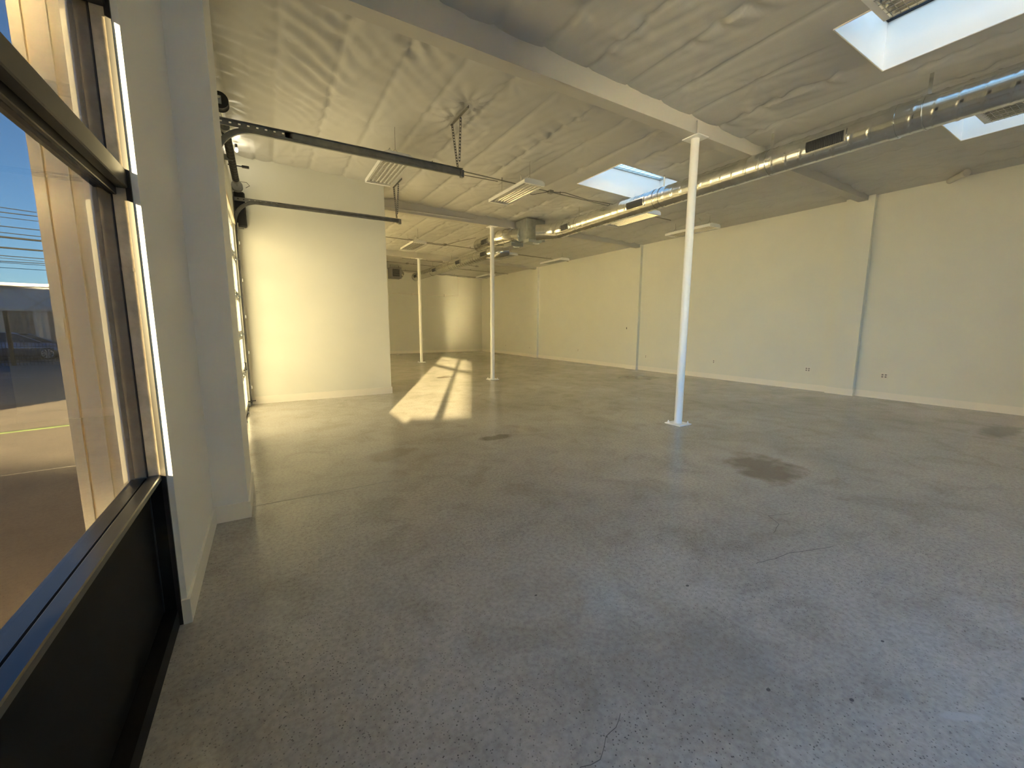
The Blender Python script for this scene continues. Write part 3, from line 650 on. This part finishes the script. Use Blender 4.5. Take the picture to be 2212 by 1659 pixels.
# ------------------------------------------------------------------ sectional garage door
dr = thing('door_1', (-.40, 7.375, 0)); struct(dr, 'sectional garage door with frosted panes seen edge on'); O = (-.40, 7.375, 0)
Y0, Y1, NS, SH = 5.86, 8.90, 5, .655
for k in range(NS):
    z0 = .02+k*SH; z1 = z0+SH-.006
    sec = thing('door_section', (0, 0, z0)); sec.parent = dr; oo = (-.40, 7.375, z0)
    fr = MB().bevbox(-.425, -.38, Y0, Y1, z0, z0+.07, .004).bevbox(-.425, -.38, Y0, Y1, z1-.07, z1, .004)
    for y in np.linspace(Y0, Y1-.07, 5): fr.bevbox(-.425, -.38, y, y+.07, z0+.07, z1-.07, .003)
    fr.build('section_frame', 'alum', sec, oo)
    for a in range(4):
        w = (Y1-Y0-.07)/4; MB().add([(-.404, Y0+.07+a*w, z0+.07), (-.404, Y0+a*w+w, z0+.07), (-.404, Y0+a*w+w, z1-.07), (-.404, Y0+.07+a*w, z1-.07)], [(3, 2, 1, 0)]).build('glass_pane', 'door_pane', sec, oo)
    for y in (Y0+.04, Y0+.78, Y0+1.52, Y0+2.26, Y1-.04):
        h = MB().bevbox(-.38, -.372, y-.03, y+.03, z0-.05 if k else z0, z0+.05, .002).bevbox(-.372, -.345, y-.008, y+.008, z0-.012, z0+.03, .002)
        h.build('hinge', 'galvanized_dark', sec, oo)
    for y, s_ in ((Y0, -1), (Y1, 1)):
        MB().cyl((-.345, y, z0+.02), (-.345, y+s_*.07, z0+.02), .006, 8).cyl((-.345, y+s_*.05, z0+.02), (-.345, y+s_*.068, z0+.02), .024, 14).build('roller', 'track_steel', sec, oo)
for y in (Y0+.76, Y1-.76): MB().tube([(-.37, y, .75), (-.335, y, .75), (-.335, y, .88), (-.37, y, .88)], .008, 6).build('lift_handle', 'black_metal', dr, O)
MB().box(-.43, -.37, Y0, Y1, .0, .024).build('bottom_seal', 'rubber', dr, O)
MB().bevbox(-.385, -.31, Y1-.02, Y1+.10, .09, .11, .003).cyl((-.33, Y1+.04, .10), (-.26, Y1+.04, .10), .010, 8).build('slide_lock', 'black_metal', dr, O)
d2_ = thing('fill_door', (-.42, 14.0, 0)); struct(d2_, 'unseen frosted door added behind the partition to light the far bays'); O_ = (-.42, 14.0, 0)  # unseen door added for warm glow on the far walls
for k in range(5):
    z0 = k*.70; fr = MB().box(-.44, -.40, 11.6, 16.4, z0, z0+.07).box(-.44, -.40, 11.6, 16.4, z0+.63, z0+.70)
    for y in np.linspace(11.6, 16.33, 7): fr.box(-.44, -.40, y, y+.07, z0+.07, z0+.63)
    fr.build('section_frame', 'alum', d2_, O_)
    for y in np.linspace(11.6, 16.33, 7)[:-1]: MB().box(-.424, -.416, y+.07, y+.79, z0+.07, z0+.63).build('glass_pane', 'fill_door_pane', d2_, O_)
# door jamb trims
struct(MB().box(-.352, -.340, 5.66, 5.75, 0, 3.3).box(-.352, -.340, 9.05, 9.13, 0, 3.3).box(-.352, -.340, 5.66, 9.13, 3.25, 3.33).build('trim_1', 'tan_paint'), 'tan trim around the garage door opening')
def track(y, sgn, label):
    t = thing('door_track', (-.34, y, 0), label, 'door track', 'garage door tracks'); O = (-.34, y, 0)
    zt, rad = 3.665, .38; xv = -.345
    path = [(xv, z) for z in np.linspace(.03, zt-rad, 8)]; path += [(xv+rad-rad*math.cos(a), zt-rad+rad*math.sin(a)) for a in np.linspace(0, math.pi/2, 14)[1:]]; nh = len(path); path += [(x, zt) for x in np.linspace(xv+rad, 2.58, 12)[1:]]
    prof = [(-.028, -.004*sgn), (-.028, .028*sgn), (-.018, .036*sgn), (.018, .036*sgn), (.028, .028*sgn), (.028, -.004*sgn), (.025, -.004*sgn), (.025, .026*sgn), (.017, .033*sgn), (-.017, .033*sgn), (-.025, .026*sgn), (-.025, -.004*sgn)]
    def sweep(pth, nm):
        n = len(prof); vs = []; fs = []
        for i, (x, z) in enumerate(pth):
            a = pth[max(0, i-1)]; b = pth[min(len(pth)-1, i+1)]; d = Vector((b[0]-a[0], b[1]-a[1])).normalized(); nrm = Vector((-d.y, d.x))
            for u, w in prof: vs.append((x+nrm.x*u, y+w, z+nrm.y*u))
        for i in range(len(pth)-1):
            for j in range(n): fs.append((i*n+j, i*n+(j+1) % n, (i+1)*n+(j+1) % n, (i+1)*n+j))
        MB().add(vs, fs).build(nm, 'track_steel', t, O)
    sweep(path[:8], 'vertical_rail'); sweep(path[7:nh], 'curved_rail'); sweep(path[nh-1:], 'horizontal_rail')
    # perforated angle above the horizontal rail
    a = MB(); 
    ya, yb_ = y+.036*sgn, y+.041*sgn; z0, z1 = zt+.0, zt+.062
    holes = []
    x = -.345; 
    while x < .34:
        a.box(x, x+.062, min(ya, yb_), max(ya, yb_), z0, z1); a.box(x+.062, x+.085, min(ya, yb_), max(ya, yb_), z0, z0+.028); a.box(x+.062, x+.085, min(ya, yb_), max(ya, yb_), z0+.044, z1); x += .085
    a.box(.34, 2.58, min(ya, yb_), max(ya, yb_), z0, z1); a.box(-.345, 2.58, min(yb_, yb_+.035*sgn), max(yb_, yb_+.035*sgn), z1-.004, z1)
    a.build('support_angle', 'track_steel', t, O)
    # hanger from the ceiling: angle along y, vertical strap, diagonal strap
    def perf(p0, p1, nm):
        p0, p1 = Vector(p0), Vector(p1); d = p1-p0; L = d.length; d.normalize(); m = MB(); n = int(L/.04)
        c = Vector((d.z, 0, -d.x)); c = c.normalized() if c.length > .1 else Vector((1, 0, 0))
        for sx in (-1, 1): m.strip([p0+c*sx*.012, p1+c*sx*.012], .007, (0, 1, 0), .003)
        for i in range(n+1):
            q = p0+d*(L*i/n); m.strip([q-d*.011, q+d*.011], .020, (0, 1, 0), .003)
        m.build(nm, 'track_steel', t, O)
    zz = zc(2.5)
    MB().strip([(2.50, y-.42, zz-.03), (2.50, y+.16, zz-.03)], .036, (0, 0, 1), .003).strip([(2.518, y-.42, zz-.012), (2.518, y+.16, zz-.012)], .036, (1, 0, 0), .003).build('ceiling_angle', 'track_steel', t, O)
    ys_ = y+.045*sgn
    perf((2.53, ys_+.02, zt-.02), (2.50, y+.12, zz-.03), 'hanger_strap')
    perf((2.53, ys_-.01, zt+.16), (2.53, y-.12, zz-.03), 'hanger_strap')
    MB().bevbox(2.55, 2.60, min(y, y+.06*sgn), max(y, y+.06*sgn), zt-.05, zt+.05, .004).build('end_bracket', 'track_steel', t, O)
    for z in (.35, 1.0, 1.65, 2.3, 2.95):
        MB().bevbox(-.352, -.30, min(y+.036*sgn, y+.041*sgn), max(y+.036*sgn, y+.041*sgn), z-.03, z+.03, .002).build('wall_bracket', 'galvanized', t, O)
track(5.80, -1, 'dark steel overhead door track closest to the window pier')
track(8.96, 1, 'dark steel overhead door track passing in front of the partition')
# torsion spring assembly
sp_ = thing('torsion_spring', (-.26, 7.3, 3.90), 'black torsion spring and shaft above the garage door', 'spring'); O = (-.26, 7.3, 3.90); sx_, sz_ = -.265, 3.88
MB().cyl((sx_, 5.62, sz_), (sx_, 9.03, sz_), .0135, 12).build('shaft', 'galvanized', sp_, O)
pts = []
for i in range(0, 1500):
    a = i*2*math.pi/24; pts.append((sx_+.036*math.cos(a), 6.45+2.05*i/1500, sz_+.036*math.sin(a)))
MB().tube(pts, .0145, 5).build('coil_spring', 'black_metal', sp_, O)
for y in (6.42, 8.53): MB().cyl((sx_, y-.05, sz_), (sx_, y+.05, sz_), .052, 18).build('spring_cone', 'track_steel', sp_, O)
for y in (5.74, 8.90):
    MB().tube([(sx_, y-.055, sz_), (sx_, y-.04, sz_), (sx_, y+.04, sz_), (sx_, y+.055, sz_)], .07, 24, True, [.085, .07, .07, .085]).build('cable_drum', 'black_metal' if y < 7 else 'track_steel', sp_, O)
for y in (5.66, 7.45, 9.0): MB().box(-.35, -.345, y-.03, y+.03, 3.78, 3.98).box(-.35, sx_+.02, y-.004, y+.004, sz_-.05, sz_+.03).build('bearing_plate', 'galvanized_dark', sp_, O)
for y in (5.80, 8.95): MB().tube([(sx_-.06, y, sz_), (-.348, y, 2.4), (-.348, y, .12)], .003, 5).build('lift_cable', 'cable', sp_, O)
op = thing('door_operator', (-.30, 9.08, 3.5), 'black box shaped garage door operator beside the partition', 'door operator'); O = (-.30, 9.08, 3.5)
MB().bevbox(-.34, -.17, 9.045, 9.168, 3.24, 3.84, .02).build('case', 'black_metal', op, O)
MB().bevbox(-.335, -.30, 9.02, 9.05, 3.22, 3.30, .004).build('mount_bracket', 'galvanized', op, O)
MB().tube([(-.25, 9.0, 3.83), (-.22, 8.95, 3.98), (-.12, 8.92, 3.97), (-.08, 8.95, 3.93), (-.14, 9.0, 3.9)], .005, 6).build('cord_loop', 'cable', op, O)
MB().bevbox(-.30, -.22, 9.06, 9.14, 3.215, 3.24, .005).build('foot', 'track_steel', op, O)
lb_ = thing('lamp_bulb', (-.20, 8.5, 4.3), 'small lit bulb tucked up at the ceiling over the door spring', 'lamp'); O = (-.20, 8.5, 4.3)
MB().tube([(-.22, 8.52, zc(-.2)-.02), (-.22, 8.52, 4.38)], .02, 12).build('socket', 'black_metal', lb_, O)
MB().tube([(-.22, 8.52, 4.38), (-.22, 8.52, 4.36), (-.22, 8.52, 4.34), (-.22, 8.52, 4.325), (-.22, 8.52, 4.315)], .02, 14, True, [.012, .018, .022, .018, .006]).build('bulb', 'bulb_glow', lb_, O)
MB().bevbox(-.16, -.06, 8.2, 8.26, 4.0, 4.03, .006).tube([(-.345, 8.23, 4.015), (-.16, 8.23, 4.015)], .01, 6).build('sensor_arm', 'black_metal', lb_, O)

# ------------------------------------------------------------------ outside
zg = lambda y: -.10 - .018*max(0, y-2)
yd = MB().add([(-60, -60, -.10), (-.6, -60, -.10), (-.6, 2, -.10), (-60, 2, -.10), (-.6, 14.2, zg(14.2)), (-60, 11.2, zg(14.2))], [(0, 1, 2, 3), (3, 2, 4, 5)])
yd.add([(-.6, 14.2, zg(14.2)), (-.6, 60, zg(14.2)), (4, 60, zg(14.2)), (4, 14.2, zg(14.2))], [(0, 1, 2, 3)])
yo = yd.build('ground_yard', 'yard_concrete'); struct(yo, 'sunlit concrete yard outside the storefront')
tag(MB().strip([(-2.4, 9.9, zg(9.9)+.01), (-3.1, 9.9, zg(9.9)+.012), (-4.2, 9.55, zg(9.6)+.012), (-5.5, 9.0, zg(9.0)+.012)], .07, (0, 0, 1), .02).build('grass_seam', 'grass'), 'green grass growing in the seam of the concrete yard', 'grass', None, 'stuff')
MB().strip([(-.9, 6.9, zg(6.9)+.001), (-6, 6.4, zg(6.4)+.001)], .02, (0, 0, 1), .004).build('control_joint', 'floor_crack', yo)
rd = MB().add([(-60, 11.2, zg(14.2)-.002), (-.6, 14.25, zg(14.2)-.002), (-.6, 34, -.36), (-60, 34, -.36)], [(0, 1, 2, 3)]).build('ground_road', 'asphalt'); struct(rd, 'grey asphalt road beyond the yard')
for x in (-9.6, -8.0, -11.5): MB().strip([(x, 21.0, -.335), (x+.8, 21.05, -.335)], .12, (0, 0, 1), .004).build('lane_mark', 'road_line', rd)
MB().add([(-80, 34, -.36), (40, 34, -.36), (40, 120, -.3), (-80, 120, -.3)], [(0, 1, 2, 3)]).build('ground_far', 'yard_concrete')['kind'] = 'structure'

def make_car():
    X0, Yc, Zg = -13.78, 32.3, -.36                      # rear bumper x, centre line, ground; nose towards +x
    t = thing('car', (-11.0, Yc, Zg), 'dark grey blue sedan parked along the street behind the iron fence', 'car'); O = (-11.0, Yc, Zg)
    st = [  # x, half width low, zbottom, zbelt, half width belt
        (0, .62, .42, .78, .60), (.06, .80, .30, .92, .74), (.5, .90, .22, 1.00, .82), (1.3, .92, .20, .99, .86), (2.3, .92, .19, .95, .86), (3.2, .92, .20, .93, .85), (3.9, .90, .22, .84, .80), (4.45, .82, .26, .70, .70), (4.62, .62, .34, .60, .55)]
    vs = []; n = 10
    for x, hw, zb, zt, hb in st:
        ring = [(-hw*.86, zb), (-hw, zb+.10), (-hw, (zb+zt)/2+.05), (-hb, zt-.03), (-hb+.10, zt), (hb-.10, zt), (hb, zt-.03), (hw, (zb+zt)/2+.05), (hw, zb+.10), (hw*.86, zb)]
        vs += [(X0+x, Yc+a, Zg+b) for a, b in ring]
    fs = [(i*n+j, i*n+(j+1) % n, (i+1)*n+(j+1) % n, (i+1)*n+j) for i in range(len(st)-1) for j in range(n)] + [tuple(range(n)), tuple(range(len(st)*n-1, len(st)*n-n-1, -1))]
    MB().add(vs, fs, True).build('body', 'car_paint', t, O)
    gh = [(.55, .96, .70), (1.05, 1.28, .60), (1.5, 1.41, .56), (2.15, 1.43, .56), (2.7, 1.30, .60), (3.42, .92, .70)]
    vs = []
    for x, z, hw in gh: vs += [(X0+x, Yc-.80, Zg+.93), (X0+x, Yc-hw, Zg+z), (X0+x, Yc+hw, Zg+z), (X0+x, Yc+.80, Zg+.93)]
    fs = [(i*4+j, i*4+j+1, i*4+j+5, i*4+j+4) for i in range(len(gh)-1) for j in range(3)] + [(0, 1, 2, 3), (23, 22, 21, 20)]
    MB().add(vs, fs).build('window_glass', 'car_glass', t, O)
    rf = MB(); vs = []
    for x, z, hw in ((1.15, 1.325, .58), (1.5, 1.425, .57), (2.15, 1.445, .57), (2.55, 1.365, .59)): vs += [(X0+x, Yc-hw-.015, Zg+z-.02), (X0+x, Yc-hw+.05, Zg+z+.012), (X0+x, Yc+hw-.05, Zg+z+.012), (X0+x, Yc+hw+.015, Zg+z-.02)]
    rf.add(vs, [(i*4+j, i*4+j+1, i*4+j+5, i*4+j+4) for i in range(3) for j in range(3)], True); rf.build('roof', 'car_paint', t, O)
    for s_ in (-1, 1):
        for a, b in (((.55, .95, .71), (1.15, 1.32, .60)), ((2.55, 1.36, .60), (3.42, .92, .71)), ((1.95, .95, .80), (1.95, 1.42, .575))):
            MB().tube([(X0+a[0], Yc+s_*a[2], Zg+a[1]), (X0+b[0], Yc+s_*b[2], Zg+b[1])], .035, 6).build('roof_pillar', 'car_paint', t, O)
        MB().bevbox(X0+2.75, X0+2.92, Yc+s_*.95-.06, Yc+s_*.95+.06, Zg+.95, Zg+1.07, .02).build('side_mirror', 'car_paint', t, O)
        MB().bevbox(X0+4.30, X0+4.50, Yc+s_*.64-.14, Yc+s_*.64+.14, Zg+.58, Zg+.68, .02).build('headlight', 'rim', t, O)
        MB().bevbox(X0+.0, X0+.10, Yc+s_*.62-.14, Yc+s_*.62+.14, Zg+.72, Zg+.84, .02).build('tail_light', 'tail_red', t, O)
        for x in (.88, 3.68):
            y = Yc+s_*.80; w = MB().tube([(X0+x, y-.11, Zg+.33), (X0+x, y-.09, Zg+.33), (X0+x, y+.09, Zg+.33), (X0+x, y+.11, Zg+.33)], .33, 28, True, [.29, .33, .33, .29]).build('wheel', 'tire', t, O)
            r_ = MB().cyl((X0+x, y+s_*.10, Zg+.33), (X0+x, y+s_*.116, Zg+.33), .055, 14); yy = y+s_*.113
            for k in range(10):
                a = 2*math.pi*k/10; r_.strip([(X0+x+.04*math.cos(a), yy, Zg+.33+.04*math.sin(a)), (X0+x+.22*math.cos(a), yy, Zg+.33+.22*math.sin(a))], .045, (0, 1, 0), .012)
            r_.tube([(X0+x+.225*math.cos(a), yy, Zg+.33+.225*math.sin(a)) for a in np.linspace(0, 2*math.pi, 25)], .014, 6, False); r_.build('rim', 'rim', w, O)
    MB().bevbox(X0+.75, X0+4.0, Yc-.93, Yc-.915, Zg+.62, Zg+.645, .004).build('side_trim', 'rim', t, O)
make_car()
t = thing('iron_fence', (-9, 27.4, -.36), 'black iron picket fence at the roadside in front of the car', 'fence'); O = (-9, 27.4, -.36)
for x in np.arange(-14.0, -5.9, .115): MB().box(x-.009, x+.009, 27.39, 27.41, -.34, .62).prism([(x-.014, .62), (x+.014, .62), (x, .70)], 'y', 27.392, 27.408).build('picket', 'iron', t, O)
for z in (-.2, .5): MB().box(-14, -5.9, 27.385, 27.415, z-.015, z+.015).build('rail', 'iron', t, O)
for x in (-9.93, -13.0, -6.6): MB().bevbox(x-.06, x+.06, 27.34, 27.46, -.36, 2.10, .01).build('post', 'iron', t, O)
t = thing('panel_fence', (-10, 36.4, -.36), 'tall brown corrugated panel fence behind the parked car', 'fence'); O = (-10, 36.4, -.36)
for i, x in enumerate(np.arange(-22, -2, .62)):
    MB().prism([(x, 36.4), (x+.15, 36.36), (x+.30, 36.4), (x+.45, 36.36), (x+.62, 36.4), (x+.62, 36.45), (x, 36.45)], 'z', -.36, 2.38+.01*(i % 3)).build('panel', 'fence_streak' if i % 3 == 1 else 'fence_brown', t, O)
MB().box(-22, -2, 36.3, 36.36, 2.28, 2.42).build('top_rail', 'fence_streak', t, O)
t = thing('warehouse', (-14, 52, -.3), 'low grey warehouse with pale roof edge behind the panel fence', 'building'); O = (-14, 52, -.3)
MB().box(-40, 6, 48, 60, -.3, 4.45).build('wall', 'roof_grey', t, O); MB().box(-40.3, 6.3, 47.7, 60.3, 4.45, 4.68).build('roof_edge', 'roof_edge', t, O)
for x in np.arange(-38, 5, 3.0):
    MB().strip([(x, 47.97, 2.0), (x+3, 47.97, 4.4)], .05, (0, 1, 0), .03).strip([(x+3, 47.96, 2.0), (x, 47.96, 4.4)], .05, (0, 1, 0), .03).build('cross_brace', 'roof_edge' if 0 else 'fence_streak', t, O)
wires = [(8.85, 8.50, .030), (8.55, 8.36, .035), (8.25, 8.05, .025), (7.69, 7.50, .035), (7.30, 7.05, .03), (7.02, 6.80, .075), (6.36, 6.22, .065), (5.85, 5.72, .03), (5.70, 5.45, .02), (5.50, 5.50, .028), (5.42, 5.30, .02), (5.1, 5.0, .02)]
wl_ = ['topmost thin overhead wire against the sky', 'second overhead wire below the topmost one', 'faint overhead wire above the thick pair', 'dark overhead wire midway between the thin pair and the thick cable', 'thin overhead wire riding just above the thickest cable', 'thickest black overhead cable against the sky',
       'second thick overhead cable below the thickest one', 'top wire of the low bundle above the warehouse', 'slanting wire in the low overhead bundle', 'level wire in the low overhead bundle', 'lower slanting wire of the low overhead bundle', 'lowest overhead wire just above the warehouse roof']
for (za, zb, r), lb in zip(wires, wl_):
    pts = []
    for k in range(13):
        f = (k-6)/6; x = -13.2+f*22; pts.append((x, 40, za+(zb-za)*(x+14.2)/1.95*.35 + .35*f*f))
    tag(MB().tube(pts, r*.8, 6).build('overhead_wire', 'street_cable', None, (-13.2, 40, za)), lb, 'wire', 'overhead street wires')
def pole(x, lb):
    t = thing('utility_pole', (x, 40.2, -.36), lb, 'pole', 'utility poles'); O = (x, 40.2, -.36)
    MB().tube([(x, 40.2, -.36), (x, 40.2, 10)], .16, 14, True, [.18, .13]).build('mast', 'fence_brown', t, O)
    for z in (9.0, 7.4): MB().box(x-.06, x+.06, 39.2, 41.2, z-.06, z+.06).build('cross_arm', 'fence_brown', t, O)
pole(-35.3, 'wooden utility pole at one end of the street wires'); pole(8.9, 'wooden utility pole at the other end of the street wires')

# unseen blockers added to shape the sunlight: all stand outside the frame, on the sun's side
def sunbox(name, s0, s1, t0, t1, z0, z1, m, parent, O):
    P = [SV*s + SU*t_ for s, t_ in ((s0, t0), (s1, t0), (s1, t1), (s0, t1))]
    vs = [(p.x, p.y, z) for z in (z0, z1) for p in P]
    return MB().add(vs, [(3, 2, 1, 0), (4, 5, 6, 7), (0, 1, 5, 4), (1, 2, 6, 5), (2, 3, 7, 6), (3, 0, 4, 7)]).build(name, m, parent, O)
c = SV*-1.75 + SU*-3.2; t = thing('sun_blocker_post', (c.x, c.y, -.1), 'unseen broad tan post added to shade the pier beside the storefront', 'post')  # added post that keeps direct sun off the pier and jamb
sunbox('post', -2.02, -1.478, -3.35, -3.05, -.1, 4.4, 'tan_paint', t, (c.x, c.y, -.1)); sunbox('foot_plate', -2.1, -1.42, -3.45, -2.95, -.1, -.08, 'tan_paint', t, (c.x, c.y, -.1))
c = SV*-.45 + SU*-3; t = thing('low_sun_blocker', (c.x, c.y, -.1), 'unseen grey box added to cut low sun into the storefront', 'cabinet')  # added box that trims the near end of the floor sun patch
sunbox('blocker_body', -1.0, .10, -3.3, -3.0, -.1, 1.42, 'heater_grey', t, (c.x, c.y, -.1)); sunbox('blocker_top', -1.03, .13, -3.33, -2.97, 1.42, 1.45, 'heater_grey', t, (c.x, c.y, -.1))
c = SV*-5 + SU*-10.5; t = thing('yard_shade_wall', (c.x, c.y, -.1), 'unseen low wall added to shade the near yard', 'wall')  # added wall that casts the shade on the near yard
sunbox('shade_wall', -9.0, -2.2, -10.6, -10.35, -.1, 2.08, 'stucco', t, (c.x, c.y, -.1)); sunbox('coping', -9.05, -2.15, -10.65, -10.3, 2.08, 2.15, 'stucco', t, (c.x, c.y, -.1))
c = SV*8 + SU*-40; t = thing('sun_blocker_building', (c.x, c.y, -.1), 'unseen stucco block added to keep sun off the side glazing', 'building')  # added block that stops sun at the side glazing and narrows the patch
sunbox('walls', -.10, 17, -46, -34, -.1, 8.3, 'stucco', t, (c.x, c.y, -.1)); sunbox('roof_edge', -.10, 17.2, -46.2, -33.8, 8.3, 8.5, 'roof_edge', t, (c.x, c.y, -.1))
c = SV*-20 + SU*-12; t = thing('street_shade_block', (c.x, c.y, -.1), 'unseen stucco block added to shade the road and warehouse', 'building')  # added block that puts the road, car and warehouse in shade
sunbox('walls', -46, -9.9, -20, -10, -.1, 11.3, 'stucco', t, (c.x, c.y, -.1)); sunbox('roof_edge', -46.2, -9.9, -20.2, -9.9, 11.3, 11.5, 'roof_edge', t, (c.x, c.y, -.1))
